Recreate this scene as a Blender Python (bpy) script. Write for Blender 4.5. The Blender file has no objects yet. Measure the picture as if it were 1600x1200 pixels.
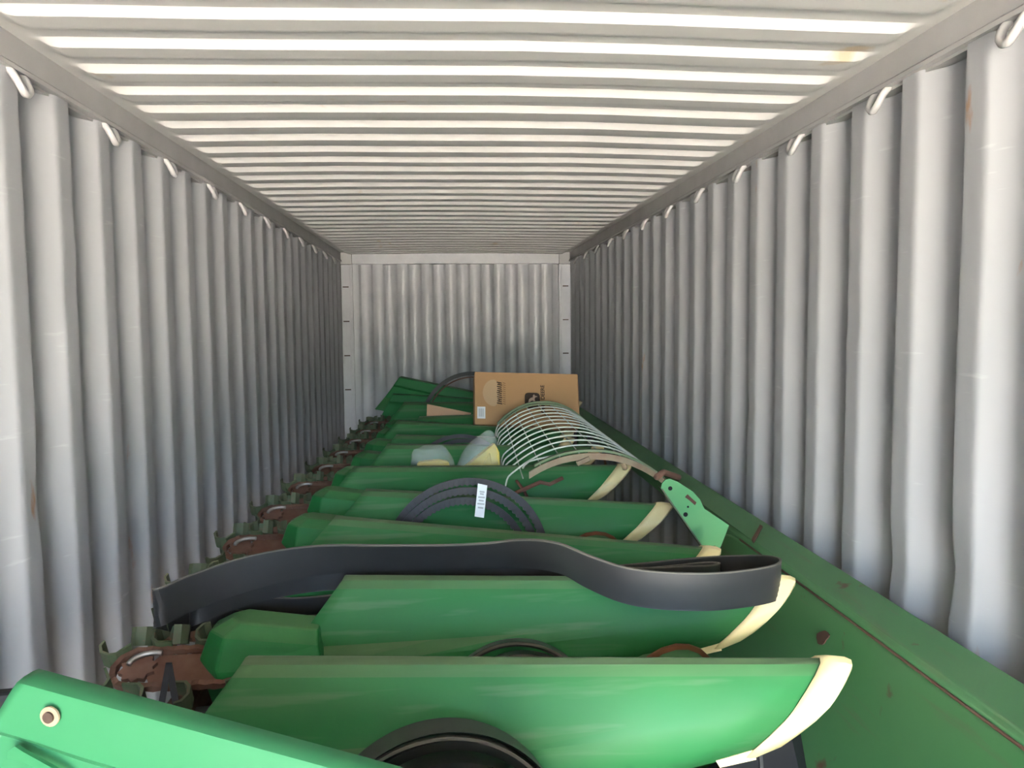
import bpy, bmesh, math, random
from mathutils import Vector, Matrix, noise
random.seed(7)
S = bpy.context.scene
COL = S.collection
V = Vector

# ------------------------------------------------------------------ camera
YAW, PIT, ROL, FPX = .0765, .074, -.0086, 1232.7
cy, sy, cp, sp = math.cos(YAW), math.sin(YAW), math.cos(PIT), math.sin(PIT)
fwd = V((sy*cp, cy*cp, -sp)); rt = V((cy, -sy, 0)); up = rt.cross(fwd)
r2 = rt*math.cos(ROL) + up*math.sin(ROL); u2 = -rt*math.sin(ROL) + up*math.cos(ROL)
cd = bpy.data.cameras.new('camera'); cam = bpy.data.objects.new('camera', cd); COL.objects.link(cam)
cd.sensor_width = 36; cd.lens = FPX/1600*36; cd.clip_start = .02
m = Matrix((r2, u2, -fwd)).transposed().to_4x4(); m.translation = V((-.0665, 0, 1.65)); cam.matrix_world = m
S.camera = cam

# ------------------------------------------------------------------ sky, sun, exposure
w = bpy.data.worlds.new('world'); S.world = w; w.use_nodes = True
nt = w.node_tree; bg = nt.nodes['Background']
sk = nt.nodes.new('ShaderNodeTexSky'); sk.sky_type = 'NISHITA'; sk.sun_disc = False
sk.sun_elevation = math.radians(48); sk.sun_rotation = math.radians(72); sk.dust_density = 2.0; sk.air_density = 1.0
nt.links.new(sk.outputs[0], bg.inputs[0]); bg.inputs[1].default_value = .30
sl = bpy.data.lights.new('sun', 'SUN'); sun = bpy.data.objects.new('sun', sl); COL.objects.link(sun)
sl.energy = 15.0; sl.angle = .009; sl.color = (1, .95, .86)
sun.rotation_euler = (math.radians(-42), 0, math.radians(-72)); sun.location = (3, 12, 9)
S.view_settings.view_transform = 'Standard'; S.view_settings.look = 'None'
S.view_settings.gamma = 1; S.view_settings.use_curve_mapping = False
S.view_settings.exposure = 4.75

# ------------------------------------------------------------------ materials
def mat(name, base, rough=.5, metal=0, var=None, var_scale=6, var_amt=.5, stretch=(1,1,1), spots=None, spot_scale=30,
        spot_at=.68, bump=0, bump_scale=60, spec=.5, top_dust=None, scratch=None):
    M = bpy.data.materials.new(name); M.use_nodes = True
    n = M.node_tree.nodes; l = M.node_tree.links; b = n['Principled BSDF']
    b.inputs['Roughness'].default_value = rough; b.inputs['Metallic'].default_value = metal
    b.inputs['Specular IOR Level'].default_value = spec
    tc = n.new('ShaderNodeTexCoord'); mp = n.new('ShaderNodeMapping'); mp.inputs['Scale'].default_value = stretch
    l.new(tc.outputs['Object'], mp.inputs[0])
    col = n.new('ShaderNodeRGB'); col.outputs[0].default_value = (*base, 1); out = col.outputs[0]
    if var:
        t = n.new('ShaderNodeTexNoise'); t.inputs['Scale'].default_value = var_scale; t.inputs['Detail'].default_value = 5
        l.new(mp.outputs[0], t.inputs[0])
        r = n.new('ShaderNodeMapRange'); r.inputs[1].default_value = .35; r.inputs[2].default_value = .75; r.inputs[4].default_value = var_amt
        l.new(t.outputs[0], r.inputs[0])
        x = n.new('ShaderNodeMixRGB'); l.new(r.outputs[0], x.inputs[0]); l.new(out, x.inputs[1]); x.inputs[2].default_value = (*var, 1); out = x.outputs[0]
        rr = n.new('ShaderNodeMapRange'); rr.inputs[3].default_value = rough*.8; rr.inputs[4].default_value = min(1, rough*1.3)
        l.new(t.outputs[0], rr.inputs[0]); l.new(rr.outputs[0], b.inputs['Roughness'])
    if top_dust:   # dust that has settled on the upward-lying folds
        g = n.new('ShaderNodeNewGeometry'); s = n.new('ShaderNodeSeparateXYZ'); l.new(g.outputs['True Normal'], s.inputs[0])
        r = n.new('ShaderNodeMapRange'); r.inputs[1].default_value = .6; r.inputs[2].default_value = .95; r.inputs[4].default_value = top_dust[3]
        l.new(s.outputs[2], r.inputs[0])
        x = n.new('ShaderNodeMixRGB'); l.new(r.outputs[0], x.inputs[0]); l.new(out, x.inputs[1]); x.inputs[2].default_value = (*top_dust[:3], 1); out = x.outputs[0]
    if spots:
        t = n.new('ShaderNodeTexNoise'); t.inputs['Scale'].default_value = spot_scale; t.inputs['Detail'].default_value = 6
        l.new(mp.outputs[0], t.inputs[0])
        r = n.new('ShaderNodeMapRange'); r.inputs[1].default_value = spot_at; r.inputs[2].default_value = spot_at+.05
        l.new(t.outputs[0], r.inputs[0])
        x = n.new('ShaderNodeMixRGB'); l.new(r.outputs[0], x.inputs[0]); l.new(out, x.inputs[1]); x.inputs[2].default_value = (*spots, 1); out = x.outputs[0]
    if scratch:   # long pale scuffs along the panel: (colour, mapping scale, threshold, strength)
        c_, ms, th, amt = scratch
        m2 = n.new('ShaderNodeMapping'); m2.inputs['Scale'].default_value = ms; l.new(tc.outputs['Object'], m2.inputs[0])
        t = n.new('ShaderNodeTexNoise'); t.inputs['Scale'].default_value = 1; t.inputs['Detail'].default_value = 3; l.new(m2.outputs[0], t.inputs[0])
        r = n.new('ShaderNodeMapRange'); r.inputs[1].default_value = th; r.inputs[2].default_value = th+.12; r.inputs[4].default_value = amt
        l.new(t.outputs[0], r.inputs[0])
        x = n.new('ShaderNodeMixRGB'); l.new(r.outputs[0], x.inputs[0]); l.new(out, x.inputs[1]); x.inputs[2].default_value = (*c_, 1); out = x.outputs[0]
    l.new(out, b.inputs['Base Color'])
    if bump:
        t = n.new('ShaderNodeTexNoise'); t.inputs['Scale'].default_value = bump_scale; l.new(mp.outputs[0], t.inputs[0])
        bp = n.new('ShaderNodeBump'); bp.inputs['Strength'].default_value = bump; bp.inputs['Distance'].default_value = .004
        l.new(t.outputs[0], bp.inputs['Height']); l.new(bp.outputs[0], b.inputs['Normal'])
    return M

M = {}
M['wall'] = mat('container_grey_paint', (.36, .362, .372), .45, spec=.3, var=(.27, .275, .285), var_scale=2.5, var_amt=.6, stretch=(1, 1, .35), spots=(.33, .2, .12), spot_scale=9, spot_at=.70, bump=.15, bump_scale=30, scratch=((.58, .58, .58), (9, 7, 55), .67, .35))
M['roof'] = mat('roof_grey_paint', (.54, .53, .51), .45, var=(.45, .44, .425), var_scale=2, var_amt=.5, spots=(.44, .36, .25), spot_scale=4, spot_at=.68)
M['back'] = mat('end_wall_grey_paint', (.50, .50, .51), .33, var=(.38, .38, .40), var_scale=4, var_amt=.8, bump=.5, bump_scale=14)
M['rail'] = mat('rail_grey_paint', (.38, .37, .36), .45, var=(.31, .30, .29), var_scale=6, var_amt=.5)
M['ring'] = mat('lashing_ring_paint', (.40, .39, .38), .4)
M['floor'] = mat('plywood_floor', (.16, .10, .06), .7, var=(.09, .06, .04), var_scale=8, stretch=(1, .2, 1))
M['ground'] = mat('pale_concrete', (.50, .46, .40), .9, var=(.40, .37, .32), var_scale=3)
M['green'] = mat('green_shell_paint', (.020, .160, .046), .5, spec=.25, var=(.070, .170, .066), var_scale=3.2, var_amt=.55, stretch=(.5, 2, 2), spots=(.22, .32, .19), spot_scale=10, spot_at=.745, top_dust=(.12, .17, .085, .8), scratch=((.14, .22, .12), (1.6, 30, 30), .56, .35))
M['hood'] = mat('green_hood_plastic', (.016, .175, .046), .5, spec=.25, var=(.042, .178, .06), var_scale=5, var_amt=.4, top_dust=(.19, .24, .12, .35))
M['bright'] = mat('green_divider_paint', (.028, .16, .062), .45, spec=.25, var=(.042, .18, .082), var_scale=4, var_amt=.6, spots=(.35, .6, .4), spot_scale=9, spot_at=.74)
M['oldgreen'] = mat('worn_green_paint', (.065, .20, .07), .5, var=(.095, .22, .09), var_scale=3, var_amt=.8, spots=(.12, .06, .035), spot_scale=7, spot_at=.68, scratch=((.12, .15, .075), (30, 3, 30), .60, .5))
M['bracket'] = mat('pale_green_paint', (.085, .29, .11), .5, spec=.3, var=(.12, .30, .135), var_scale=9, spots=(.16, .06, .03), spot_scale=22, spot_at=.72)
M['lug'] = mat('weathered_green_lug', (.06, .10, .045), .6, var=(.14, .12, .08), var_scale=25, var_amt=.8, spots=(.2, .09, .05), spot_scale=40, spot_at=.62)
M['rust'] = mat('rust_brown', (.13, .055, .035), .75, var=(.20, .12, .085), var_scale=18, var_amt=.8, spots=(.32, .27, .22), spot_scale=30, spot_at=.70)
M['redrust'] = mat('rust_edge', (.19, .06, .024), .8, var=(.12, .075, .03), var_scale=14)
M['darkrust'] = mat('dark_rust_scab', (.10, .045, .03), .8, var=(.16, .08, .05), var_scale=40)
M['steel'] = mat('bare_steel', (.42, .41, .40), .4, 1)
M['cream'] = mat('cream_yellow_nose', (.72, .62, .34), .45, var=(.70, .50, .20), var_scale=9, var_amt=.45)
M['belt'] = mat('black_belt_rubber', (.022, .0215, .022), .42, var=(.045, .043, .043), var_scale=4, var_amt=.8)
M['beltedge'] = mat('belt_edge_cords', (.13, .12, .10), .8)
M['vbelt'] = mat('v_belt_rubber', (.035, .034, .039), .5, var=(.06, .058, .064), var_scale=8)
M['black'] = mat('black_plastic', (.008, .008, .010), .5, spec=.2)
M['card'] = mat('corrugated_cardboard', (.50, .29, .135), .75, var=(.54, .32, .16), var_scale=4)
M['cardpale'] = mat('pale_cardboard', (.60, .37, .23), .8)
M['print'] = mat('brown_black_ink', (.055, .032, .02), .7)
M['print2'] = mat('faded_ink', (.26, .14, .06), .7)
M['logofig'] = mat('logo_light_print', (.42, .30, .22), .7)
M['fade'] = mat('pale_print_patch', (.56, .38, .22), .75)
M['paper'] = mat('white_label_paper', (.82, .84, .86), .6)
M['greyink'] = mat('grey_label_ink', (.45, .46, .48), .6)
M['wire'] = mat('galvanised_wire', (.62, .66, .60), .38, .35, var=(.45, .52, .42), var_scale=10)
M['wiregreen'] = mat('green_bar_worn', (.13, .22, .10), .55, var=(.28, .26, .17), var_scale=12, var_amt=.9)
M['tan'] = mat('tan_rusted_bar', (.33, .27, .17), .6, var=(.27, .15, .10), var_scale=14, var_amt=.9)
M['yellow'] = mat('yellow_packed_part', (.78, .62, .12), .5)
def plastic():
    P = bpy.data.materials.new('clear_plastic_film'); P.use_nodes = True
    n = P.node_tree.nodes; l = P.node_tree.links; b = n['Principled BSDF']
    b.inputs['Base Color'].default_value = (.80, .83, .82, 1); b.inputs['Roughness'].default_value = .18
    b.inputs['Alpha'].default_value = .22
    t = n.new('ShaderNodeTexNoise'); t.inputs['Scale'].default_value = 22; tc = n.new('ShaderNodeTexCoord'); l.new(tc.outputs['Object'], t.inputs[0])
    bp = n.new('ShaderNodeBump'); bp.inputs['Strength'].default_value = .9; bp.inputs['Distance'].default_value = .02
    l.new(t.outputs[0], bp.inputs['Height']); l.new(bp.outputs[0], b.inputs['Normal'])
    return P
M['film'] = plastic()

# ------------------------------------------------------------------ helpers
def mk(name, verts, faces, material, parent=None, smooth=False, solid=0, bev=0):
    me = bpy.data.meshes.new(name); me.from_pydata([tuple(v) for v in verts], [], faces); me.update()
    bm = bmesh.new(); bm.from_mesh(me); bmesh.ops.recalc_face_normals(bm, faces=bm.faces); bm.to_mesh(me); bm.free()
    me.materials.append(M[material] if isinstance(material, str) else material)
    if smooth:
        for p in me.polygons: p.use_smooth = True
    o = bpy.data.objects.new(name, me); COL.objects.link(o)
    if parent: o.parent = parent
    if solid:
        d = o.modifiers.new('thickness', 'SOLIDIFY'); d.thickness = solid; d.offset = 0
    if bev:
        d = o.modifiers.new('bevel', 'BEVEL'); d.width = bev; d.segments = 2; d.limit_method = 'ANGLE'
    return o
def auto_smooth(o, ang=35):
    for p in o.data.polygons: p.use_smooth = True
    o.data.set_sharp_from_angle(angle=math.radians(ang))
    return o
def thing(name, label, cat, loc=(0, 0, 0), group=None):
    o = bpy.data.objects.new(name, None); COL.objects.link(o); o.location = loc; o.empty_display_size = .05
    return tag(o, label, cat, group)
def tag(o, label, cat, group=None):
    o['label'] = label; o['category'] = cat
    if group: o['group'] = group
    return o
def struct(o): o['kind'] = 'structure'; return o
def gridfaces(nr, nc, closed_c=False, off=0):
    F = []
    for i in range(nr-1):
        for j in range(nc if closed_c else nc-1):
            a, b = i*nc+j, i*nc+(j+1) % nc
            F.append((a+off, b+off, b+nc+off, a+nc+off))
    return F
def loft(name, rings, material, parent=None, closed=True, caps=True, **k):
    nc = len(rings[0]); vs = [v for r in rings for v in r]; F = gridfaces(len(rings), nc, closed)
    if caps and closed:
        F.append(tuple(range(nc))); F.append(tuple(range(len(vs)-nc, len(vs))))
    return mk(name, vs, F, material, parent, **k)
def boxv(x0, x1, y0, y1, z0, z1):
    vs = [(x, y, z) for x in (x0, x1) for y in (y0, y1) for z in (z0, z1)]
    return vs, [(0, 1, 3, 2), (4, 6, 7, 5), (0, 4, 5, 1), (2, 3, 7, 6), (0, 2, 6, 4), (1, 5, 7, 3)]
def box(name, x0, x1, y0, y1, z0, z1, material, parent=None, bev=.004):
    return mk(name, *boxv(x0, x1, y0, y1, z0, z1), material, parent, bev=bev)
def tube_mesh(pts, r, n=8, closed=False):
    pts = [V(p) for p in pts]; N = len(pts); vs = []; prev = None
    for i, p in enumerate(pts):
        if closed: t = pts[(i+1) % N]-pts[i-1]
        else: t = pts[min(i+1, N-1)]-pts[max(i-1, 0)]
        t.normalize()
        a = V((0, 0, 1)) if abs(t.z) < .9 else V((1, 0, 0))
        if prev is not None: a = prev
        s = t.cross(a).normalized(); u = s.cross(t).normalized(); prev = u
        rr = r[i] if isinstance(r, (list, tuple)) else r
        for k in range(n):
            q = 2*math.pi*k/n; vs.append(p+s*math.cos(q)*rr+u*math.sin(q)*rr)
    F = gridfaces(N, n, True)
    if closed:
        for j in range(n):
            a, b = (N-1)*n+j, (N-1)*n+(j+1) % n; F.append((a, b, (j+1) % n, j))
    else: F += [tuple(range(n)), tuple(range((N-1)*n, N*n))]
    return vs, F
def tube(name, pts, r, material, parent=None, n=8, closed=False):
    return mk(name, *tube_mesh(pts, r, n, closed), material, parent, smooth=True)
def catmull(P, n=8, closed=True):
    P = [V(p) for p in P]; N = len(P); out = []
    for i in range(N if closed else N-1):
        if closed: a, b, c, d = P[i-1], P[i], P[(i+1) % N], P[(i+2) % N]
        else: a, b, c, d = P[max(i-1, 0)], P[i], P[i+1], P[min(i+2, N-1)]
        for k in range(n):
            t = k/n
            out.append(.5*((2*b)+(c-a)*t+(2*a-5*b+4*c-d)*t*t+(3*b-a-3*c+d)*t**3))
    if not closed: out.append(P[-1])
    return out
def copy_tree(o, parent=None):
    c = o.copy(); COL.objects.link(c); c.parent = parent
    for ch in list(o.children):
        if ch.name != c.name: copy_tree(ch, c)
    return c
def lerp(a, b, t): return a+(b-a)*t

# ------------------------------------------------------------------ container shell
HW, ZC, Y0, Y1 = 1.165, 2.3856, -2.8, 8.26
PW = .2725
def wall_profile(phase, y0, y1):
    # (y, depth outward) of the pressed corrugation; from the inner flat's near edge towards the camera it steps outward
    out = []; k = -6-int((phase-y0)/PW)
    y = phase+k*PW
    while y < y1+PW:
        for dy, d in ((0, 0), (.006, -.0006), (.012, -.0006), (.056, -.0006), (.064, -.0006), (.070, 0), (.078, .005), (.112, .040), (.120, .044), (.128, .0445), (.184, .0445), (.194, .043), (.204, .039), (.214, .033), (.224, .0262), (.256, .005), (.264, .001)):
            # moving away from the camera: inner flat .07, slope out (hidden), outer flat, slope in (faces camera)
            out.append((y+dy, d))
        y += PW
    return [p for p in out if y0 <= p[0] <= y1]
def side_wall(name, sgn, phase):
    prof = wall_profile(phase, Y0, Y1-.02); NZ = 34; vs = []
    for iz in range(NZ+1):
        z = .0+(2.345)*iz/NZ
        for (y, d) in prof:
            q = V((y*1.1, z*1.3, sgn*7))
            e = noise.noise(q*1.7)*.0022+noise.noise(q*5)*.0008*(1.5 if z < 1.5 else .6)
            dent = 0
            for (py, pz, pr_, pd) in DENTS[sgn]:
                rr = ((y-py)**2+(z-pz)**2)/pr_**2
                if rr < 4: dent += .55*pd*math.exp(-rr*1.6)
            vs.append((sgn*(HW+.004+d+e+dent), y, z))
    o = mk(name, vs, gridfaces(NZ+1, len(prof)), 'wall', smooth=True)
    o.data.set_sharp_from_angle(angle=math.radians(26))
    return struct(o)
DENTS = {1: [(1.85, 1.02, .10, .025), (2.1, .98, .09, .02), (1.62, .95, .08, .02), (2.35, 1.66, .05, .012), (3.2, 1.3, .08, .01), (1.95, 1.55, .05, .01)],
         -1: [(2.55, 1.35, .09, .02), (3.1, 1.9, .07, .015), (2.2, 1.2, .10, .015), (3.9, 1.7, .09, .014), (4.4, 1.5, .08, .012), (2.4, 1.75, .06, .012)]}
side_wall('wall_right', 1, 1.772)
side_wall('wall_left', -1, 2.373+.0)

# roof: transverse pressed ribs that die out before the side rails
def roof():
    PR = .209; ys = []
    k = int(Y0/PR)-2; ph = .075
    while ph+k*PR < Y1:
        b = ph+k*PR
        for dy, d in ((0, 0), (.003, .004), (.0175, .0185), (.0205, .0205), (.084, .0205), (.104, .0205), (.109, .019), (.120, .004), (.124, 0), (.165, 0)):
            ys.append((b+dy, d))
        k += 1
    # dy 0: end of high flat, drops while going away from the camera (faces the door), low flat, steps back up
    ys = [q for q in ys if Y0 <= q[0] <= Y1]
    xs = [-1, -.975, -.955, -.935, -.915, -.80, -.5, -.2, .1, .4, .7, .86, .915, .935, .955, .975, 1]
    vs = []
    for (y, d) in ys:
        for x in xs:
            e = min(1, max(0, (.968-abs(x))/.045)); e = e*e*(3-2*e)
            sag = noise.noise(V((x*1.2, y*.6, 3)))*.010+.012*(1-x*x)
            vs.append((x*HW, y, ZC+.012-d*e+sag*(1-abs(x)**6)))
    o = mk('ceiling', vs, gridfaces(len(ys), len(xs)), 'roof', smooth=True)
    o.data.set_sharp_from_angle(angle=math.radians(28))
    struct(o)
roof()

# floor and the ground outside
def floor():
    o = struct(box('floor', -1.2, 1.2, Y0, Y1, -.03, 0, 'floor', bev=0))
    for i in range(7):
        w = 2.33/7
        box('plank', -1.165+i*w+.002, -1.165+(i+1)*w-.002, Y0, Y1-.05, .0, .012, 'floor', o, bev=.002)
floor()
struct(mk('ground', [(-40, -60, -.18), (40, -60, -.18), (40, 30, -.18), (-40, 30, -.18)], [(0, 1, 2, 3)], 'ground'))

# top side rails with their lashing rings
def rail(name, sgn, first):
    x = sgn*HW
    r = [(x, ZC+.012), (x, ZC-.058), (x-sgn*.010, ZC-.066), (x-sgn*.010, ZC-.078), (x+sgn*.012, ZC-.078), (x+sgn*.012, ZC-.086), (x+sgn*.07, ZC-.086), (x+sgn*.07, ZC+.012)]
    o = loft(name, [[(p[0], y, p[1]) for p in r] for y in (Y0, Y1-.02)], 'rail', None)
    struct(o)
    proto = None; y = first
    while y > Y0+.5: y -= 2*PW
    while y < Y1-.3:
        if proto is None:
            # bent rod loop welded to the rail: down, out and back up
            P = [(0, -.030, .012), (sgn*-.014, -.030, -.004), (sgn*-.024, -.024, -.026), (sgn*-.026, -.004, -.040), (sgn*-.024, .018, -.030), (sgn*-.014, .028, -.006), (0, .028, .012)]
            proto = tube('lashing_ring', [V((a*1.15, b*1.1, c*1.15)) for a, b, c in catmull(P, 4, False)], .0105, 'ring', o, 6)
            c = proto
        else:
            c = proto.copy(); COL.objects.link(c)
        c.location = (x+sgn*.008, y, ZC-.088); y += 2*PW
rail('trim_1', -1, 2.164); rail('trim_2', 1, 1.675)

# end wall, corner posts, header and fittings
def back_wall():
    prof = []; x = -1.10; k = 0
    while x < 1.10:
        d0, d1 = (0, .04) if k % 2 == 0 else (.04, 0)
        prof += [(x, d0), (x+.098, d0), (x+.104, lerp(d0, d1, .12)), (x+.118, lerp(d0, d1, .88))]; x += .124; k += 1
    vs = []; NZ = 20
    for i in range(NZ+1):
        z = 2.30*i/NZ
        for (xx, d) in prof:
            vs.append((xx, Y1-.05+d+noise.noise(V((xx*3, z*3, 1)))*.006, z))
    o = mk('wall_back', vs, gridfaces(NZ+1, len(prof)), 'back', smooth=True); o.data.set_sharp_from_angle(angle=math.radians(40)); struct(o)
    h = struct(box('trim_3', -1.06, 1.06, Y1-.10, Y1+.02, ZC-.10, ZC+.05, 'back'))
    for s, n in ((-1, 'trim_4'), (1, 'trim_5')):
        x0, x1 = (-1.20, -1.06) if s < 0 else (1.06, 1.20)
        p = struct(box(n, x0, x1, Y1-.06, Y1+.02, 0, ZC-.10, 'back'))
        box('corner_casting', min(s*1.23, s*1.055), max(s*1.23, s*1.055), Y1-.13, Y1+.02, ZC-.105, ZC+.05, 'rail', p)
        box('post_lip', min(s*1.085, s*1.055), max(s*1.085, s*1.055), Y1-.085, Y1-.06, .0, ZC-.10, 'back', p)
        for z in (.5, 1.0, 1.35, 1.7, 2.05):
            box('weld_seam', min(s*1.16, s*1.10), max(s*1.16, s*1.10), Y1-.0625, Y1-.058, z, z+.012, 'print', p, bev=0)
back_wall()

# ------------------------------------------------------------------ snouts (gathering points)
def snout_section(s, L, side_scale=1.0):
    """points (x, v, z) of the shell section at distance s from the rear; v<0 faces the door"""
    t = s/L
    D = .118+.235*max(0, 1-t)**.62; rw = lerp(.026, .016, t)
    a3 = lerp(.112, .062, t); a4 = a3+lerp(.052, .004, min(1, t*1.35)); a5 = a4+lerp(.020, .0, min(1, t*1.3)); a6 = a5+lerp(.012, -.008, t)
    pts = [(rw, .0), (rw+lerp(.022, .016, t), -.016), (lerp(.085, .046, t), -.24*D), (a3, -.43*D), (a4, -.52*D), (a5, -.74*D), (a6, -D)]
    k = lerp(.74, 1.0, t)
    out = []
    for v, z in reversed(pts): out.append((s+k*z, -v, z))
    out.append((s, 0, .004))
    for v, z in pts: out.append((s+k*z, v*.72, z))
    return out
def xf(P0, P1):
    d = P1-P0; ex = d.normalized(); ey = V((0, 0, 1)).cross(ex).normalized(); ez = ex.cross(ey)
    return Matrix((ex, ey, ez)).transposed()
def snout(P0, P1, label):
    P0, P1 = V(P0), V(P1); L = (P1-P0).length; R = xf(P0, P1)
    t = thing('snout', label, 'snout', P0, 'green snouts laid side by side')
    f = lambda p: R @ V(p)
    ss = [0, .03, .12, .3, .5, .7, .85, .95]; Lg = L-.062
    rings = [[f(p) for p in snout_section(Lg*q/.95, L)] for q in ss]
    sh = loft('shell', rings, 'green', t, closed=False, solid=.004); auto_smooth(sh, 24)
    # nose cap
    cr = []
    for s, sc in ((L-.080, 1.06), (L-.060, 1.09), (L-.030, 1.04), (L-.012, .90), (L-.002, .62), (L+.003, .25)):
        sec = [V(p) for p in snout_section(s, L)]
        cz = -.045
        rr = []
        for i, p in enumerate(sec):
            z = cz+(p.z-cz)*(sc if sc > 1 else lerp(1, sc, .75)); rr.append(f((s+1.0*z*.95, p.y*sc, z+.002)))
        cr.append(rr)
    nc = len(cr[0]); vs = [v for r in cr for v in r]; F = gridfaces(len(cr), nc)
    F.append(tuple(range((len(cr)-1)*nc, len(cr)*nc)))
    cap = mk('nose_cap', vs, F, 'cream', t, solid=.004); auto_smooth(cap, 30)
    # tongue of the cap folded back under the lower edge
    a = snout_section(L-.075, L); b = snout_section(L-.118, L)
    for side, sg in ((0, -1), (-1, 1)):
        pa, pb = V(a[side]), V(b[side])
        q = [pa+V((.012, sg*.006, .012)), pa+V((.016, sg*.006, -.008)), pb+V((0, sg*.006, -.010)), pb+V((-.008, sg*.006, .004))]
        q2 = [p+V((0, -sg*.012, 0)) for p in q]
        mk('cap_tongue', [f(p) for p in q+q2], [(0, 1, 2, 3), (7, 6, 5, 4), (0, 4, 5, 1), (1, 5, 6, 2), (2, 6, 7, 3), (3, 7, 4, 0)], 'cream', t)
    return t
SN = [((-.496, 1.61, .97), (.735, 1.48, .972), 'green snout with cream nose nearest the container opening'),
      ((-.364, 2.13, .97), (.845, 1.985, .972), 'green snout directly under the flat black belt, second from the opening'),
      ((-.47, 2.70, 1.0), (.845, 2.56, .885), 'green snout sloping down behind the flat black belt'),
      ((-.414, 3.15, 1.0), (.802, 3.00, .938), 'green snout carrying the tagged coil of cogged belts'),
      ((-.525, 3.67, 1.0), (.765, 3.55, 1.0), 'green snout under the front edge of the wire grate'),
      ((-.405, 4.12, 1.036), (.744, 4.10, 1.0), 'green snout just behind the plastic bags'),
      ((-.395, 4.62, 1.015), (.668, 4.60, .975), 'green snout beneath the small dark belt coil'),
      ((-.425, 5.22, 1.03), (.74, 5.10, .945), 'green snout in front of the pale cardboard piece'),
      ((-.30, 5.62, 1.005), (.82, 5.58, 1.03), 'green snout rising under the upright carton'),
      ((-.44, 6.18, 1.057), (.90, 6.12, 1.03), 'green snout behind the pale cardboard piece'),
      ((-.30, 6.72, 1.00), (1.05, 6.62, .995), 'green snout with its cream nose poking out right of the carton')]
for a, b, l in SN: snout(a, b, l)

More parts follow.
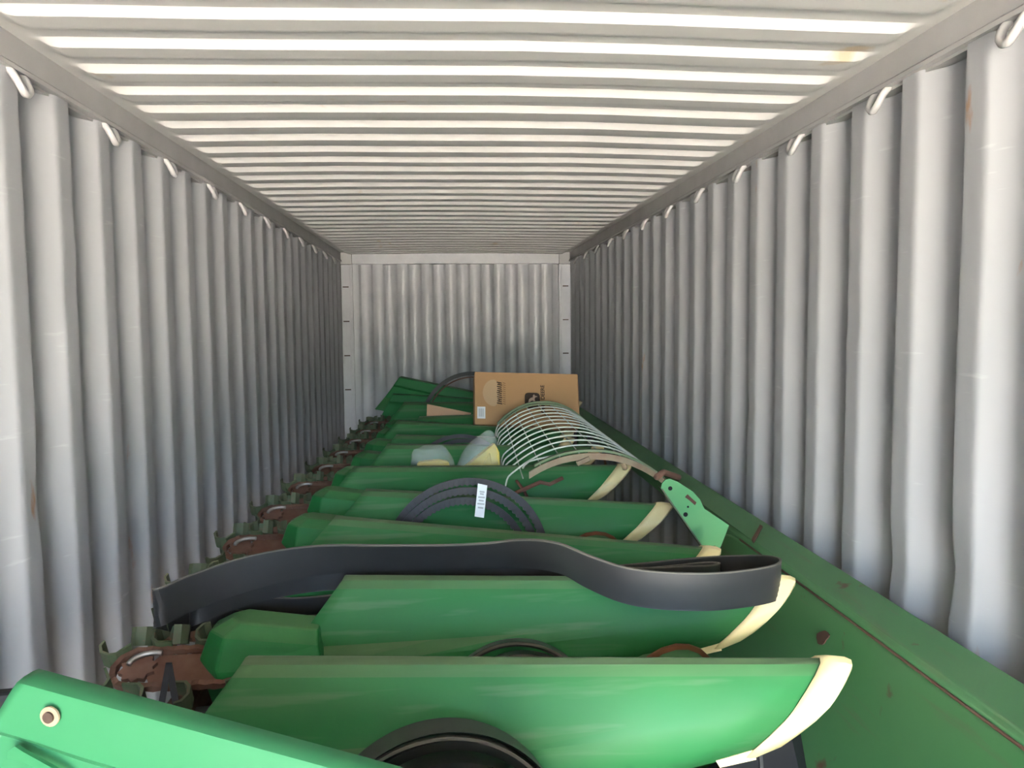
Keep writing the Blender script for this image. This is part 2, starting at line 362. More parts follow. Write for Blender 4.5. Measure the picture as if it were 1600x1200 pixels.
# ------------------------------------------------------------------ row units: hood, arms, chains with lugs
def chain_loop(n=60):
    """stadium loop in a plane leaning towards the door; local: x along the row, y across, z up"""
    pts = []; R = .058; X0, X1 = -.84, -.62
    Ls = X1-X0; per = 2*Ls+2*math.pi*R
    for i in range(n):
        u = per*i/n
        if u < Ls: a, b = X1-u, R; tx, ty = -1, 0
        elif u < Ls+math.pi*R:
            q = (u-Ls)/R; a, b = X0-R*math.sin(q), R*math.cos(q); tx, ty = -math.cos(q), -math.sin(q)
        elif u < 2*Ls+math.pi*R: a, b = X0+(u-Ls-math.pi*R), -R; tx, ty = 1, 0
        else:
            q = (u-2*Ls-math.pi*R)/R; a, b = X1+R*math.sin(q), -R*math.cos(q); tx, ty = math.cos(q), math.sin(q)
        pts.append((a, b, tx, ty))
    return pts
def row_unit():
    t = thing('row_unit', '-', 'row unit', (0, 0, 0), 'row units with gathering chains along the left side')
    lv = [(.600, -.66, .115), (.70, -.685, .124), (.83, -.722, .118), (.905, -.695, .088), (.934, -.64, .050)]
    rings = []
    for z, xl, hw in lv:
        xr = lerp(-.36, -.42, (z-.6)/.34); zt = 0
        c = min(.085, hw*.6)
        P = [(xl, -hw+c), (xl+c*.9, -hw), (xr, -hw*.9), (xr, hw*.9), (xl+c*.9, hw), (xl, hw-c)]
        dz = lambda x: -.030*max(0, (x+.64)/.22)*(1 if z > .85 else 0)
        rings.append([(x, y, z+dz(x)) for x, y in P])
    mk('hood', [v for r in rings for v in r], gridfaces(5, 6, True)+[tuple(range(24, 30))], 'hood', t, bev=.006)
    for s in (-1, 1):
        yy = s*.215
        box('frame_arm', -.80, .30, yy-.012, yy+.012, .60, .68, 'rust', t)
        a = box('deck_plate', -.72, -.02, min(yy, yy-s*.055), max(yy, yy-s*.055), .70, .708, 'rust', t)
    box('gearbox', -.40, -.05, -.20, .20, .50, .60, 'rust', t, bev=.02)
    box('cross_brace', -.78, -.72, -.23, .23, .61, .665, 'rust', t)
    # chains
    cl = chain_loop(44); R = Matrix.Rotation(math.radians(22), 3, 'X') @ Matrix.Rotation(math.radians(0), 3, 'Y')
    lug = None
    for s, off in ((-1, V((-.02, -.075, .83))), (1, V((.03, .105, .84)))):
        RR = Matrix.Rotation(math.radians(s*-24), 3, 'X')
        vs, F = [], []
        for i, (a, b, tx, ty) in enumerate(cl):
            wd = .011 if i % 2 else .007
            for zz in (-wd, wd):
                nx, ny = ty, -tx
                for q in (-.007, .007): vs.append(RR @ V((a+nx*q, b+ny*q, zz))+off)
        n = len(cl)
        for i in range(n):
            j = (i+1) % n
            if i % 1 == 0:
                A, B = i*4, j*4
                F += [(A, A+1, B+1, B), (A+2, B+2, B+3, A+3), (A, B, B+2, A+2), (A+1, A+3, B+3, B+1)]
        ch = mk('gathering_chain', vs, F, 'rust', t)
        # sprocket at the free end
        cv = []; N = 20
        for zz in (-.006, .006):
            for k in range(N):
                r = .046 if k % 2 else .036
                cv.append(RR @ V((-.84+r*math.cos(2*math.pi*k/N), r*math.sin(2*math.pi*k/N), zz))+off)
        sp_ = mk('sprocket', cv, gridfaces(2, N, True)+[tuple(range(N)), tuple(range(N, 2*N))], 'rust', t)
        g = [V((a, b, z)) for z in (-.016, -.004) for a, b in ((-.80, -.046), (-.60, -.048), (-.60, .048), (-.80, .046), (-.815, .02), (-.815, -.02))]
        mk('chain_guide', [RR @ p+off for p in g], gridfaces(2, 6, True)+[tuple(range(6)), tuple(range(6, 12))], 'rust', t)
        if s < 0:
            arc = [V((-.81+.052*math.cos(q), .006+.034*math.sin(q), .012)) for q in [1.2+k*.28 for k in range(8)]]
            tube('wear_strip', [RR @ p+off for p in arc], .007, 'steel', t, 6)
        for i in (4, 10, 15, 19, 23, 29, 36):
            a, b, tx, ty = cl[i]
            if lug is None:
                # bent plate: base along the chain, blade standing outwards with a curled tip
                w2 = .024
                cx_ = [(-.030, .004), (.012, .006), (.026, .020), (.030, .046), (.018, .068), (.0, .074)]
                inn = [(-.030, .010), (.008, .012), (.019, .023), (.023, .045), (.014, .062), (.0, .068)]
                nb = len(cx_)
                lv_ = [V((x, y, z)) for z in (-w2, w2) for x, y in cx_+inn[::-1]]
                m2 = 2*nb
                lf = [tuple(range(m2)), tuple(range(2*m2-1, m2-1, -1))]+[(k, (k+1) % m2, (k+1) % m2+m2, k+m2) for k in range(m2)]
                lug = mk('chain_lug', lv_, lf, 'lug', t); L_ = lug
            else:
                L_ = lug.copy(); COL.objects.link(L_); L_.parent = t
            ex = V((tx, ty, 0)); eo = V((ty, -tx, 0))*(1 if True else -1)
            # outward normal of the loop
            if (V((a, b, 0))-V((-.73, 0, 0))).dot(eo) < 0: eo = -eo
            mt = Matrix((ex, eo, V((0, 0, 1)))).transposed()
            L_.matrix_local = Matrix.Translation(RR @ V((a, b, 0))+off) @ (RR @ mt).to_4x4()
    # idler block and bolt
    tube('tension_rod', [(-.80, -.05, .70), (-.50, -.05, .71)], .011, 'steel', t)
    box('idler_block', -.80, -.73, -.10, .10, .675, .735, 'rust', t, bev=.008)
    return t
HY = [2.06, 2.52, 3.04, 3.55, 4.07, 4.58, 5.08, 5.59, 6.1, 6.62]
HX = [.0, .0, .0, .005, .03, .06, .08, .105, .12, .13]
HL = ['row unit with the largest green hood, beneath the left bend of the flat belt',
      'row unit mostly hidden behind the flat black belt', 'row unit whose hood shows just above the flat belt',
      'fourth row unit from the opening, one behind the hood above the belt', 'fifth row unit from the opening on the left',
      'sixth row unit from the opening on the left', 'seventh row unit from the opening on the left',
      'eighth row unit, third from the far end', 'ninth row unit, second from the far end', 'farthest row unit before the container end wall']
U0 = row_unit()
for i, (y, x, l) in enumerate(zip(HY, HX, HL)):
    o = U0 if i == 0 else copy_tree(U0)
    o.location = (x, y, -.03 if i == 0 else 0); o['label'] = l

# toolbar the units are bolted to, on timber blocks
tb = thing('toolbar', 'long green square toolbar lying under the row units', 'toolbar', (.02, .9, 0))
box('beam', .0, .16, 0, 6.2, .42, .60, 'oldgreen', tb, bev=.012)
for k in range(12): box('clamp', -.02, .18, .3+k*.5, .36+k*.5, .40, .62, 'rust', tb)
for k, y in enumerate((1.1, 3.9, 6.7)):
    tag(box('timber_block', -.16, .34, y-.1, y+.1, .012, .42, 'floor', bev=.01), ['timber block under the near end of the toolbar', 'timber block under the middle of the toolbar', 'timber block under the far end of the toolbar'][k], 'block', 'timber blocks under the toolbar')

# ------------------------------------------------------------------ cross auger
AX, AZ = .44, .725
au = thing('cross_auger', 'green screw auger with rusty flight edges between snouts and trough', 'auger', (AX, 1.55, AZ))
tube('auger_tube', [(0, 0, 0), (0, 5.5, 0)], .075, 'oldgreen', au, 20)
def flight():
    N = 24*10; P = .525; inner, rim = [], []; vs = []; ev = []
    for i in range(N+1):
        y = P*i/24; q = 2*math.pi*((y-.25)/P)
        c, s = math.sin(q), math.cos(q)
        vs += [(c*.07, y, s*.07), (c*.149, y, s*.149)]
        for r, dy in ((.146, -.005), (.158, -.005), (.158, .005), (.146, .005)): ev.append((c*r, y+dy, s*r))
    F = [(2*i, 2*i+1, 2*i+3, 2*i+2) for i in range(N)]
    mk('flighting', vs, F, 'oldgreen', au, solid=.005, smooth=True)
    mk('flight_edge', ev, gridfaces(N+1, 4, True), 'redrust', au)
flight()

# ------------------------------------------------------------------ trough sheet and rear beam
rb = thing('rear_beam', 'long worn green beam running along the right wall', 'beam', (1.04, .1, .0))
rp = [(.045, .812), (-.062, .800), (-.064, .872), (-.052, .884), (.058, .905), (.066, .900), (.066, .815)]
auto_smooth(loft('beam_body', [[(x, y, z) for x, z in rp] for y in (0, 6.95)], 'oldgreen', rb, bev=.004), 30)
# riveted cover plate with a stepped rusty edge
mk('cover_plate', [(-.060, 2.55, .886), (-.056, 3.45, .886), (.02, 3.45, .903), (.02, 2.68, .903), (-.060, 2.55, .890), (-.056, 3.45, .890), (.02, 3.45, .907), (.02, 2.68, .907)],
   [(0, 3, 2, 1), (4, 5, 6, 7), (0, 1, 5, 4), (1, 2, 6, 5), (2, 3, 7, 6), (3, 0, 4, 7)], 'oldgreen', rb)
mk('plate_edge', [(-.064, 2.53, .884), (.02, 2.66, .905), (.02, 2.685, .905), (-.060, 2.56, .886), (-.064, 2.53, .893), (.02, 2.66, .911), (.02, 2.685, .911), (-.060, 2.56, .893)],
   [(0, 1, 2, 3), (4, 7, 6, 5), (0, 4, 5, 1), (1, 5, 6, 2), (2, 6, 7, 3), (3, 7, 4, 0)], 'darkrust', rb)
for y in (.55, 1.5, 2.3, 6.6): mk('post', *boxv(-.03, .05, y-.04, y+.04, .012, .815), 'oldgreen', rb, bev=.004)
tr = thing('trough_sheet', 'curved worn green trough sheet below the beam at bottom right', 'sheet metal', (0, 0, 0))
def trough():
    prof = [(.975, .862), (.962, .80), (.950, .70), (.93, .60), (.885, .50), (.81, .43), (.70, .39), (.56, .375), (.42, .385)]
    prof = [tuple(p)[:2] for p in [(q.x, q.z) for q in catmull([(x, 0, z) for x, z in prof], 4, False)]]
    ys = [.25, .8, 1.4, 2.0, 2.5, 2.75]+[2.75+.2*math.sin(a*math.pi/16) for a in range(1, 9)]
    vs = []; 
    for i, y in enumerate(ys):
        for j, (x, z) in enumerate(prof):
            k = max(0, i-5)/8; drop = .10*(1-math.sqrt(max(0, 1-k*k)))
            vs.append((x+.004*noise.noise(V((y*1.5, z*3, 0))), y, z-drop*(1 if j < 10 else max(0, 1-(j-10)/6))))
    auto_smooth(mk('sheet', vs, gridfaces(len(ys), len(prof)), 'oldgreen', tr, solid=.004), 40)
    tube('rusty_lip', [(.972, y, .866) for y in (.25, 1, 2, 2.75)], .0035, 'rust', tr, 6)
    # rusted-through patch
    P = [(.958+.004*math.sin(a), 2.06+.034*math.cos(a)*(1+.2*math.sin(3*a)), .778+.020*math.sin(a)-.014*math.cos(a)) for a in [2*math.pi*k/14 for k in range(14)]]
    mk('rust_patch', [(x-.008, y, z) for x, y, z in P], [tuple(range(14))], 'darkrust', tr, solid=.003)
trough()

# pale green bracket plate leaning on the beam
def bracket():
    t = thing('bracket_plate', 'pale green steel bracket plate with holes leaning against the beam', 'bracket', (.80, 2.74, .835))
    P = [(-.117, .222), (-.112, .240), (-.100, .252), (-.082, .256), (-.050, .242), (.001, .208), (.026, .180), (.034, .160), (.041, .146), (.130, .085), (.097, .012), (.084, .0), (.033, .0)]
    n = len(P); vs = [(x, -.004+z*.15, z) for x, z in P]+[(x, .004+z*.15, z) for x, z in P]
    o = mk('plate', vs, [tuple(range(n)), tuple(range(2*n-1, n-1, -1))]+[(i, (i+1) % n, (i+1) % n+n, i+n) for i in range(n)], 'bracket', t)
    mk('folded_edge', [(-.117, .029, .222), (.033, -.004, 0), (.033, .040, 0), (-.117, .07, .222), (-.111, .029, .222), (.039, -.004, 0), (.039, .040, 0), (-.111, .07, .222)],
       [(0, 1, 2, 3), (4, 7, 6, 5), (0, 4, 5, 1), (1, 5, 6, 2), (2, 6, 7, 3), (3, 7, 4, 0)], 'lug', t)
    for x, z, r in ((-.083, .222, .008), (-.030, .128, .0085), (-.02, .155, .004)):
        c = [(x+r*math.cos(a), -.0052+z*.15, z+r*math.sin(a)) for a in [2*math.pi*k/12 for k in range(12)]]
        mk('bolt_hole', c, [tuple(range(12))], 'black', t, solid=.001)
    P = [(-.02, .20), (-.005, .185), (.012, .170), (.006, .160), (-.012, .176), (-.03, .19)]
    mk('rust_scar', [(x, -.0055+z*.15, z) for x, z in P], [tuple(range(6))], 'darkrust', t, solid=.001)
    tube('rusty_pin', [(-.13, .04, .262), (-.09, .10, .268), (-.02, .13, .24)], .012, 'rust', t)
bracket()

# ------------------------------------------------------------------ end dividers (near and far)
def divider(name, A, B, slant, material, label, mirror=1, lower=.55, hole=True, H=(.05, .056)):
    """channel-topped sheet panel running from A (high end) to B; face towards the door"""
    A, B = V(A), V(B); t = thing(name, label, 'divider', A); R = xf(A, B); L = (B-A).length
    wtop, band = H
    pr = [(wtop+.004, -.30), (wtop+.002, -.012), (wtop-.008, -.002), (wtop-.02, 0), (.014, 0), (.004, -.003), (0, -.014), (-.006, -band), (-.006-.0, -band-.012), (.012, -band-.03), (-.02, -band-.14), (-.16, -lower)]
    rings = []
    for s in (0, .012, .06, .12, L*.33, L*.66, L):
        ring = []
        for v, z in pr:
            x = s+slant*(-z)*(1-min(1, s/.5)); 
            b = band*(1 if s < .07 else lerp(1, 1.08, min(1, (s-.07)/.08)))
            zz = z*(b/band) if z > -band-.04 and v < .02 and z < -.02 else z
            ring.append(R @ V((x, v*mirror, zz)))
        rings.append(ring)
    o = loft('panel', rings, material, t, closed=False, solid=.004); auto_smooth(o, 35)
    if hole:
        for r, mname, nm, pz in ((.0135, 'tan', 'hole_collar', -.010), (.0075, 'print', 'bolt_hole', -.0135)):
            c = [R @ V((.062+r*math.cos(a), pz, -.027+r*math.sin(a))) for a in [2*math.pi*k/18 for k in range(18)]]
            mk(nm, c, [tuple(range(18))], mname, t, solid=.003)
        pp = [(.012, -.088), (.022, -.078), (.034, -.082), (.10, -.098), (.10, -.104), (.03, -.096), (.012, -.098)]
        mk('pressed_slot', [R @ V((x, -.012, z)) for x, z in pp], [tuple(range(7))], 'bright', t, solid=.006)
    return t
divider('end_divider', (-.655, 1.075, 1.178), (.165, .90, 1.005), -.35, 'bright', 'large bright green end divider filling the bottom left corner')
divider('end_divider', (-.53, 7.05, 1.20), (.45, 6.98, .99), -.45, 'hood', 'dark green end divider tilted up at the far end', hole=False, H=(.16, .06), lower=.3)
divider('end_divider', (-.58, 6.88, 1.062), (.55, 6.85, .985), -.45, 'hood', 'lower dark green divider tucked under the tilted one at the far end', hole=False, H=(.10, .05), lower=.3)

# ------------------------------------------------------------------ flat ribbed belt
def flat_belt():
    t = thing('flat_belt', 'wide flat black ribbed rubber belt draped in a loop over the snouts', 'belt', (0, 2.1, .9))
    # (x, y, z of mid height, half height)
    # (x, y, z of the middle, lean of the top towards the door)
    P = [(-.80, 2.005, .953, 0), (-.745, 2.07, .964, 0), (-.615, 2.16, .984, 0), (-.45, 2.225, .992, .25), (-.26, 2.235, .990, .45), (-.085, 2.225, .990, .5), (.05, 2.185, 1.003, .5), (.14, 2.11, 1.026, .4),
         (.215, 2.03, 1.034, .3), (.28, 1.97, 1.015, .2), (.36, 1.92, .995, .1), (.45, 1.895, .986, 0), (.56, 1.880, .984, 0), (.66, 1.895, .983, 0), (.755, 1.935, .981, 0),
         (.803, 2.01, .972, 0), (.803, 2.10, .955, 0), (.745, 2.19, .930, 0), (.66, 2.28, .900, 0), (.50, 2.345, .868, 0), (.30, 2.37, .850, 0), (0, 2.37, .830, 0), (-.25, 2.36, .815, 0), (-.50, 2.34, .800, 0),
         (-.64, 2.32, .812, 0), (-.735, 2.27, .84, 0), (-.775, 2.20, .865, 0), (-.775, 2.13, .90, 0), (-.725, 2.12, .92, 0),
         (-.60, 2.21, .935, 0), (-.45, 2.275, .935, 0), (-.26, 2.29, .930, 0), (-.085, 2.29, .928, 0), (.06, 2.28, .925, 0), (.18, 2.25, .92, 0), (.30, 2.21, .915, 0), (.45, 2.19, .905, 0), (.60, 2.19, .905, 0), (.67, 2.19, .905, 0),
         (.705, 2.205, .905, 0), (.68, 2.235, .90, 0), (.58, 2.275, .88, 0), (.45, 2.325, .855, 0), (.25, 2.335, .835, 0), (0, 2.32, .81, 0), (-.25, 2.28, .785, 0), (-.45, 2.24, .780, 0), (-.62, 2.225, .795, 0), (-.74, 2.19, .84, 0), (-.812, 2.125, .89, 0), (-.832, 2.06, .925, 0), (-.826, 2.02, .943, 0)]
    C = catmull([V(p[:3])-V((0, 2.1, .9)) for p in P], 5, True); N = len(C); H = .048
    LN = [q.x for q in catmull([(p[3], 0, 0) for p in P], 5, True)]
    vs, ev = [], []
    ribs = 8
    sec = []
    for k in range(ribs+1):
        z = lerp(-1, 1, k/ribs)*H
        sec.append((.0030, z)); 
        if k < ribs: sec.append((.0022, z+H/ribs))
    sec += [(-.0030, H), (-.0030, -H)]
    nc = len(sec)
    for i in range(N):
        tg = (C[(i+1) % N]-C[i-1]); tg.normalize(); nrm = V((tg.y, -tg.x, 0)).normalized(); upv = nrm.cross(tg).normalized()
        if upv.z < 0: upv = -upv
        a = LN[i]; upv, nrm = upv*math.cos(a)+nrm*math.sin(a), nrm*math.cos(a)-upv*math.sin(a)
        for q, z in sec: vs.append(C[i]+nrm*q+upv*z)
        for q, z in ((-.0034, H+.0005), (.0034, H+.0005), (.0034, H-.003), (-.0034, H-.003)): ev.append(C[i]+nrm*q+upv*z)
    def cl(n): return gridfaces(N, n, True)+[((N-1)*n+j, (N-1)*n+(j+1) % n, (j+1) % n, j) for j in range(n)]
    auto_smooth(mk('belt_band', vs, cl(nc), 'belt', t), 30)
    mk('belt_edge', ev, cl(4), 'beltedge', t)
flat_belt()

# ------------------------------------------------------------------ belt coils
def ring_belt(name, cx, cz, r, rx, y, tilt, wr, wy, material, parent, cogs=0, yaw=0):
    """closed belt loop standing in the x-z plane, leaning by tilt"""
    N = 96 if not cogs else cogs*2; vs = []
    RX = Matrix.Rotation(tilt, 3, 'X'); RZ = Matrix.Rotation(yaw, 3, 'Z')
    for i in range(N):
        a = 2*math.pi*i/N; inr = r-wr-(.006 if cogs and (i % 2) else 0); rr = r+.006*math.sin(2*a+cx*9)
        d = rr-r
        for q, yy in ((rr, -wy*.5), (rr, wy*.5), (inr+d, wy*.32), (inr+d, -wy*.32)):
            p = V((q*math.sin(a)*rx, yy, q*math.cos(a))); vs.append(RZ @ (RX @ p)+V((cx, y, cz)))
    F = gridfaces(N, 4, True)+[((N-1)*4+j, (N-1)*4+(j+1) % 4, (j+1) % 4, j) for j in range(4)]
    o = mk(name, vs, F, material, parent); 
    if not cogs: auto_smooth(o, 35)
    return o
t = thing('belt_coil', 'coil of cogged black belts with a white paper tag', 'belt coil', (0, 2.93, 0), 'coils of drive belt lying between the snouts')
ring_belt('belt_loop', -.022, .765, .312, 1.0, .0, math.radians(-8), .024, .030, 'vbelt', t, 90)
ring_belt('belt_loop', -.030, .757, .292, .98, -.035, math.radians(-8), .024, .030, 'vbelt', t, 84)
ring_belt('belt_loop', -.040, .750, .268, .95, -.060, math.radians(-8), .024, .030, 'vbelt', t, 78)
tagz = V((.030, -.075, 1.015))
pv = [(-.020, -.060), (.014, -.066), (.028, .052), (-.006, .060)]
mk('paper_tag', [(tagz.x+a, tagz.y+.075*(b+.06)*.9-.012, tagz.z+b) for a, b in pv]+[(tagz.x+a, tagz.y+.075*(b+.06)*.9-.0105, tagz.z+b) for a, b in pv],
   [(0, 1, 2, 3), (7, 6, 5, 4), (0, 4, 5, 1), (1, 5, 6, 2), (2, 6, 7, 3), (3, 7, 4, 0)], 'paper', t)
for k, (a, ln) in enumerate(((-.030, .020), (-.016, .026), (-.004, .018), (.008, .024), (.020, .014), (.028, .018))):
    x0 = tagz.x+.002+a*.11; 
    mk('tag_print', [(x0-ln/2+.003, tagz.y+.075*(a+.06)*.9-.0132, tagz.z+a), (x0+ln/2+.003, tagz.y+.075*(a+.06)*.9-.0132, tagz.z+a-.003), (x0+ln/2+.004, tagz.y+.075*(a+.06)*.9-.0130, tagz.z+a+.003), (x0-ln/2+.004, tagz.y+.075*(a+.06)*.9-.0130, tagz.z+a+.006)], [(0, 1, 2, 3)], 'greyink', t)

t = thing('belt_coil', 'nested coil of smooth black belts at the bottom centre, in front of the nearest snout', 'belt coil', (0, 1.30, 0), 'coils of drive belt lying between the snouts')
for k, (r, dy, wr, wy) in enumerate(((.236, .0, .006, .090), (.228, -.004, .020, .085), (.203, -.010, .024, .10), (.176, -.016, .020, .10), (.152, -.020, .022, .10), (.124, -.022, .022, .10))):
    ring_belt('belt_loop', -.098+.004*k, .722-.006*k, r, .96, dy, math.radians(-12), wr, wy, 'belt', t, 0, .12)
ring_belt('belt_edge', -.098, .722, .237, .96, -.042, math.radians(-12), .006, .012, 'beltedge', t, 0, .12)
t = thing('belt_coil', 'black belt coil peeking up behind the nearest snout', 'belt coil', (0, 1.84, 0), 'coils of drive belt lying between the snouts')
for k, (r, dy) in enumerate(((.205, .0), (.185, -.02), (.150, -.03))):
    ring_belt('belt_loop', .075+.012*k, .676-.002*k, r, 1.0, dy, math.radians(-10), .013, .04, 'belt', t, 0, -.1)
    ring_belt('belt_edge', .075+.012*k, .676-.002*k, r+.002, 1.0, dy-.018, math.radians(-10), .006, .006, 'beltedge', t, 0, -.1)
t = thing('belt_coil', 'dark belt coil behind the two plastic bags', 'belt coil', (0, 4.36, 0), 'coils of drive belt lying between the snouts')
for k, (r, dy) in enumerate(((.285, .0), (.262, -.03), (.236, -.05))):
    ring_belt('belt_loop', -.035+.012*k, .765, r, 1.0, dy, math.radians(-8), .022, .032, 'vbelt', t)
t = thing('belt_coil', 'single large black rubber hoop standing at the far end beside the carton', 'belt coil', (0, 6.83, 0), 'coils of drive belt lying between the snouts')
ring_belt('belt_loop', .10, .805, .445, 1.0, 0, math.radians(-4), .034, .03, 'belt', t)
ring_belt('belt_loop', .105, .80, .405, 1.0, .02, math.radians(-4), .012, .03, 'rust', t)

# ------------------------------------------------------------------ carton
def text_mesh(body, size, material, name, parent, shear=0, sx=1.0):
    c = bpy.data.curves.new(name, 'FONT'); c.body = body; c.size = size; c.shear = shear; c.extrude = .0004; c.align_x = 'LEFT'; c.offset = size*.022
    o = bpy.data.objects.new(name, c); COL.objects.link(o)
    dg = bpy.context.evaluated_depsgraph_get(); me = bpy.data.meshes.new_from_object(o.evaluated_get(dg))
    bpy.data.objects.remove(o); me.materials.clear(); me.materials.append(M[material])
    for v in me.vertices: v.co.x *= sx
    n = bpy.data.objects.new(name, me); COL.objects.link(n); n.parent = parent
    return n
ct = thing('carton', 'brown cardboard carton with logo and sideways lettering, leaning behind the wire grate', 'box', (.435, 5.20, .985))
ct.rotation_euler = (math.radians(-24), math.radians(2.2), math.radians(1.5))
W_, H_, T_ = .355, .375, .16
box('body', -W_, W_, 0, T_, 0, H_, 'card', ct, bev=.006)
box('bottom_seam', -W_+.004, W_-.004, T_*.47, T_*.53, -.0015, .0, 'print2', ct, bev=0)
f = -.0012
def poly(name, pts, material, d=.0, parent=ct): return mk(name, [(x, f-d, z) for x, z in pts], [tuple(range(len(pts)))], material, parent, solid=.0006)
poly('label', [(-W_+.018, .042), (-W_+.072, .042), (-W_+.072, .125), (-W_+.018, .125)], 'paper')
for k in range(6): poly('label_print', [(-W_+.028+k*.006, .055), (-W_+.031+k*.006, .055), (-W_+.031+k*.006, .112), (-W_+.028+k*.006, .112)], 'greyink', .0012)
poly('faded_patch', [(-.225+.075*math.cos(a)*(1 if math.cos(a) < 0 else .5), .225+.095*math.sin(a)) for a in [2*math.pi*k/24 for k in range(24)]], 'fade')
# illegible slanted lettering running up the face, bold column and faint column
for k in range(11):
    z = .150+k*.0148; j = (k*37 % 5-2)*.0012; o_ = .0 if k % 3 else .003
    poly('lettering', [(-.203+j, z), (-.203+j, z+.0075), (-.172+o_, z+.0005), (-.172+o_, z-.007)], 'print', .0012)
    if k % 4 == 1: poly('lettering', [(-.192, z+.004), (-.192, z+.013), (-.187, z+.013), (-.187, z+.004)], 'print', .0012)
    poly('faint_lettering', [(-.165, z-.002), (-.165, z+.003), (-.146, z-.003), (-.146, z-.008)], 'print2', .0012)
# sideways word at the right of the logo, reading upwards
tx = text_mesh('JOHN DEERE', .036, 'print', 'sideways_word', ct, 0, 1.02)
tx.rotation_euler = (math.radians(90), math.radians(-90), 0); tx.location = (.118, f-.001, .078)
# rounded emblem with a pale leaping figure
em = []
for k in range(32):
    a = 2*math.pi*k/32; c, s = math.cos(a), math.sin(a); e = 5
    q = (abs(c)**e+abs(s)**e)**(-1/e); em.append((.035+.052*c*q, .175+.056*s*q))
poly('emblem', em, 'print', .0008)
fig = [(-.030, -.030), (-.020, -.034), (-.012, -.012), (.002, -.006), (.014, -.024), (.022, -.020), (.014, .004), (.020, .016), (.034, .018), (.030, .024), (.018, .026), (.012, .036), (.004, .028), (.004, .016), (-.012, .010), (-.022, .0)]
poly('emblem_figure', [(.035+x*1.05, .182+z*1.05) for x, z in fig], 'logofig', .0016)

tag(mk('cardboard_piece', [(-.249, 5.80, 1.080), (-.262, 5.77, .80), (-.05, 5.77, .80), (.075, 5.80, 1.008), (-.249, 5.807, 1.080), (-.262, 5.777, .80), (-.05, 5.777, .80), (.075, 5.807, 1.008)],
       [(0, 1, 2, 3), (7, 6, 5, 4), (0, 4, 5, 1), (1, 5, 6, 2), (2, 6, 7, 3), (3, 7, 4, 0)], 'cardpale'), 'pale triangular piece of cardboard wedged left of the carton', 'cardboard')

# ------------------------------------------------------------------ wire grate (arched screen)
def grate():
    t = thing('wire_grate', 'arched galvanised wire grate with a rusty front bar lying over the snout noses', 'grate', (.5, 3.35, .9))
    O = V((.5, 3.35, .9))
    def P(u, v):
        # u across 0..1 (left to right), v depth 0 front .. 1 back
        y = lerp(3.36, 4.88, v)
        xl, xr = lerp(.195, .225, v), lerp(.865, .775, v)
        x = lerp(xl, xr, u)
        zb = lerp(.965, 1.045, v); h = lerp(.128, .125, v)
        z = zb+h*(1-(abs(2*u-1))**2.2)-lerp(.0, .01, v)*u
        return V((x, y, z))-O
    nW = 13
    for i in range(nW):
        v = (i+.6)/nW
        pts = [P(lerp(-.02, .97, k/22), v) for k in range(23)]
        if i == 0:    # first wire is sprung loose at the left and hooks down
            pts = [P(.26, .06)+V((-.10, -.02, -.02))]+[P(lerp(.26, .97, k/18), .05) for k in range(19)]
        tail = [pts[0]+V((-.012, -.01, -.03)), pts[0]+V((-.02, -.012, -.075))] if i else [pts[0]+V((-.03, -.01, -.03))]
        tube('wire', catmull(list(reversed(tail))+pts, 2, False), .0044, 'wire', t, 6)
    for u in (.06, .18, .31, .44, .58, .72, .86, .96):
        tube('cross_wire', [P(u, v/10)-V((0, 0, .006)) for v in range(0, 11)], .0028, 'wire', t, 5)
    def bar(name, v, mname, hh, tt, u0, u1, dz=0):
        pts = [P(lerp(u0, u1, k/24), v)+V((0, 0, dz)) for k in range(25)]
        rings = [[p+V((0, -tt, -hh)), p+V((0, tt, -hh)), p+V((0, tt, hh)), p+V((0, -tt, hh))] for p in pts]
        loft(name, rings, mname, t)
    bar('front_bar', .0, 'tan', .014, .008, .10, 1.02, -.012)
    bar('front_strip', .025, 'wiregreen', .005, .014, .14, 1.04, .006)
    bar('back_bar', 1.0, 'wiregreen', .013, .010, -.02, 1.0)
    bar('back_strip', .96, 'wiregreen', .004, .016, .0, 1.0, .004)
    # side bars and rusty end clips
    loft('side_bar', [[P(.99, v)+V((a, 0, b)) for a, b in ((-.012, -.006), (.012, -.012), (.014, .0), (-.010, .006))] for v in (.0, .33, .66, 1)], 'wiregreen', t)
    tube('rusty_hook', [P(.02, .0)+V((.20, .0, .012)), P(.02, .0)+V((.14, -.015, -.012)), P(.02, 0)+V((.10, -.02, .0)), P(.02, 0)+V((-.02, -.02, -.05))], .009, 'rust', t)
    tube('rusty_hook', [P(.0, .1)+V((.02, -.02, -.02)), P(.0, .1)+V((.045, -.10, -.045)), P(.0, .1)+V((.07, -.16, -.10))], .007, 'rust', t)
    tube('bolt', [P(.72, .0)+V((.0, -.02, -.045)), P(.72, .0)+V((.0, .02, -.02))], .012, 'tan', t)
    b = mk('clip', *boxv(-.03, .03, -.01, .01, -.010, .010), 'tan', t, bev=.003); b.location = P(.45, 0)+V((0, -.01, -.03)); b.rotation_euler = (0, -.4, 0)
grate()

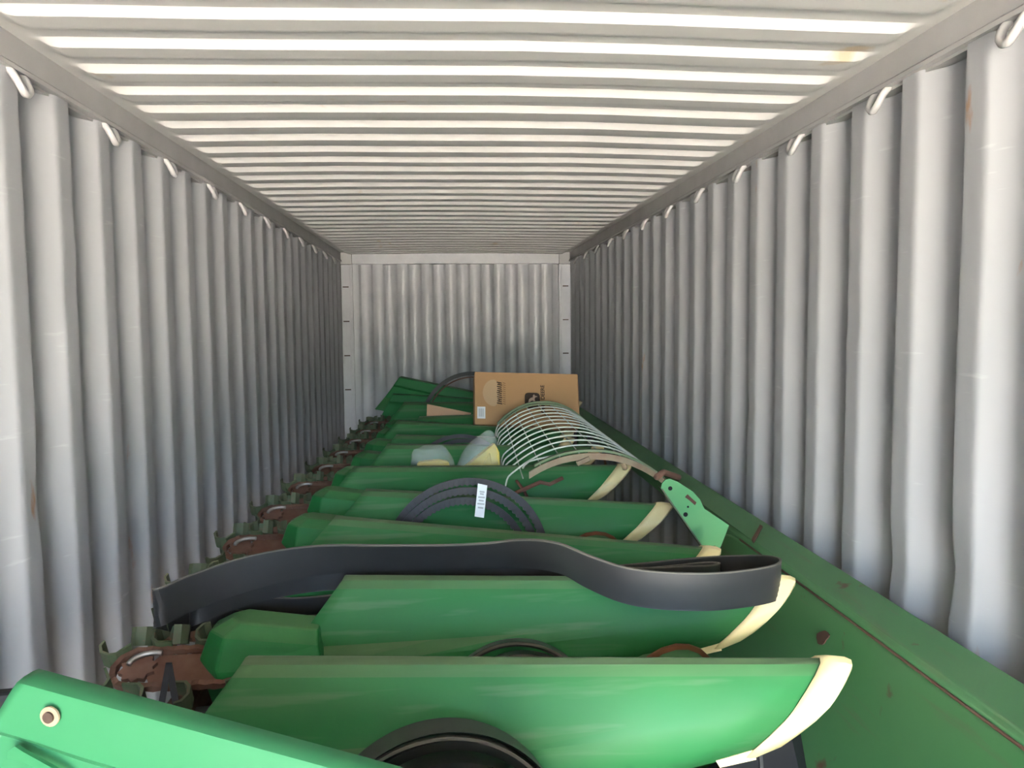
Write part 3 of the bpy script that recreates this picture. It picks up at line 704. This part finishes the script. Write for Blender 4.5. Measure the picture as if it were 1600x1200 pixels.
# ------------------------------------------------------------------ plastic bags with yellow parts
def bag(label, base, outline, ydepth, seedv, part):
    t = thing('plastic_bag', label, 'bag', base, 'clear plastic bags of yellow parts')
    # lumpy pillow: outline (x, z) inflated in y
    n = len(outline); C = V((sum(p[0] for p in outline)/n, 0, sum(p[1] for p in outline)/n))
    O = catmull([(x, 0, z) for x, z in outline], 3, True); N = len(O); rings = []
    for lv, sc in ((-1, .35), (-.8, .72), (-.4, .95), (0, 1), (.4, .95), (.8, .72), (1, .35)):
        rr = []
        for i, p in enumerate(O):
            q = C+(p-C)*sc; q = V((q.x, lv*ydepth, q.z))
            k = noise.noise(V((q.x*22+seedv, q.y*22, q.z*22)))*.012
            rr.append(q+(q-C).normalized()*k)
        rings.append(rr)
    o = loft('film', rings, 'film', t); auto_smooth(o, 40)
    for pts, d in part:
        m_ = len(pts)
        vs = [(x, -d, z) for x, z in pts]+[(C.x+(x-C.x)*.9, d, C.z+(z-C.z)*.85) for x, z in pts]
        mk('packed_part', vs, [tuple(range(m_)), tuple(range(2*m_-1, m_-1, -1))]+[(i, (i+1) % m_, (i+1) % m_+m_, i+m_) for i in range(m_)], 'yellow', t, bev=.004)
bag('clear plastic bag with a flat yellow part, left of the taller bag', (-.17, 3.87, .925),
    [(-.10, .0), (-.095, .10), (-.04, .135), (.03, .14), (.085, .105), (.115, .02), (.06, -.005), (-.03, -.008)], .05, 1,
    [([(-.07, .012), (-.072, .058), (.03, .070), (.085, .06), (.095, .012)], .028)])
bag('taller clear plastic bag with a folded yellow part, next to the wire grate', (.055, 3.87, .93),
    [(-.115, .0), (-.09, .06), (-.05, .13), (.0, .175), (.045, .205), (.085, .185), (.105, .12), (.12, .0), (.04, -.008), (-.05, -.008)], .06, 5,
    [([(-.075, .012), (-.02, .060), (.085, .145), (.108, .10), (.112, .012)], .034), ([(.02, .03), (.06, .10), (.075, .02)], .042)])

# ------------------------------------------------------------------ small dark items
t = thing('rubber_flap', 'black rubber flap hanging below the nearest snout nose', 'flap', (.50, 1.455, .43))
mk('flap', [(-.22, 0, 0), (-.22, -.01, .24), (.085, .0, .435), (.118, .03, .43), (.20, .03, 0), (-.22, .03, 0), (-.22, .02, .24), (.085, .03, .435), (.113, .05, .43), (.20, .06, 0)],
   [(0, 1, 2, 3, 4), (9, 8, 7, 6, 5), (0, 5, 6, 1), (1, 6, 7, 2), (2, 7, 8, 3), (3, 8, 9, 4), (4, 9, 5, 0)], 'black', t)
mk('seam_rib', [(.02, -.006, .425), (.027, -.006, .425), (.07, .0, .0), (.063, .0, .0), (.02, .002, .425), (.027, .002, .425), (.07, .01, .0), (.063, .01, .0)],
   [(0, 1, 2, 3), (7, 6, 5, 4), (0, 4, 5, 1), (1, 5, 6, 2), (2, 6, 7, 3), (3, 7, 4, 0)], 'belt', t)
tube('bolt', [(-.07, -.02, .315), (-.07, .01, .315)], .008, 'steel', t)
t = thing('strap', 'black plastic strap folded in an upturned V by the chains at lower left', 'strap', (-.74, 1.86, .75))
for a, b in (((.0, 0, .115), (-.030, 0, -.03)), ((.0, 0, .115), (.012, .01, -.02))):
    A, B = V(a), V(b); d = V((.0065, 0, 0))
    vs = [A-d, A+d, B+d*1.2, B-d*1.2]; vs += [v+V((0, .004, 0)) for v in vs]
    mk('strap_leg', vs, [(0, 1, 2, 3), (7, 6, 5, 4), (0, 4, 5, 1), (1, 5, 6, 2), (2, 6, 7, 3), (3, 7, 4, 0)], 'vbelt', t)
tag(mk('plastic_guard', [(-.80, 1.14, .70), (-.80, 1.14, 1.128), (-.62, 1.16, 1.128), (-.60, 1.16, .70), (-.80, 1.17, .70), (-.80, 1.17, 1.128), (-.62, 1.19, 1.128), (-.60, 1.19, .70)],
       [(0, 1, 2, 3), (7, 6, 5, 4), (0, 4, 5, 1), (1, 5, 6, 2), (2, 6, 7, 3), (3, 7, 4, 0)], 'black', bev=.01), 'black plastic guard behind the bright end divider at the left edge', 'guard')
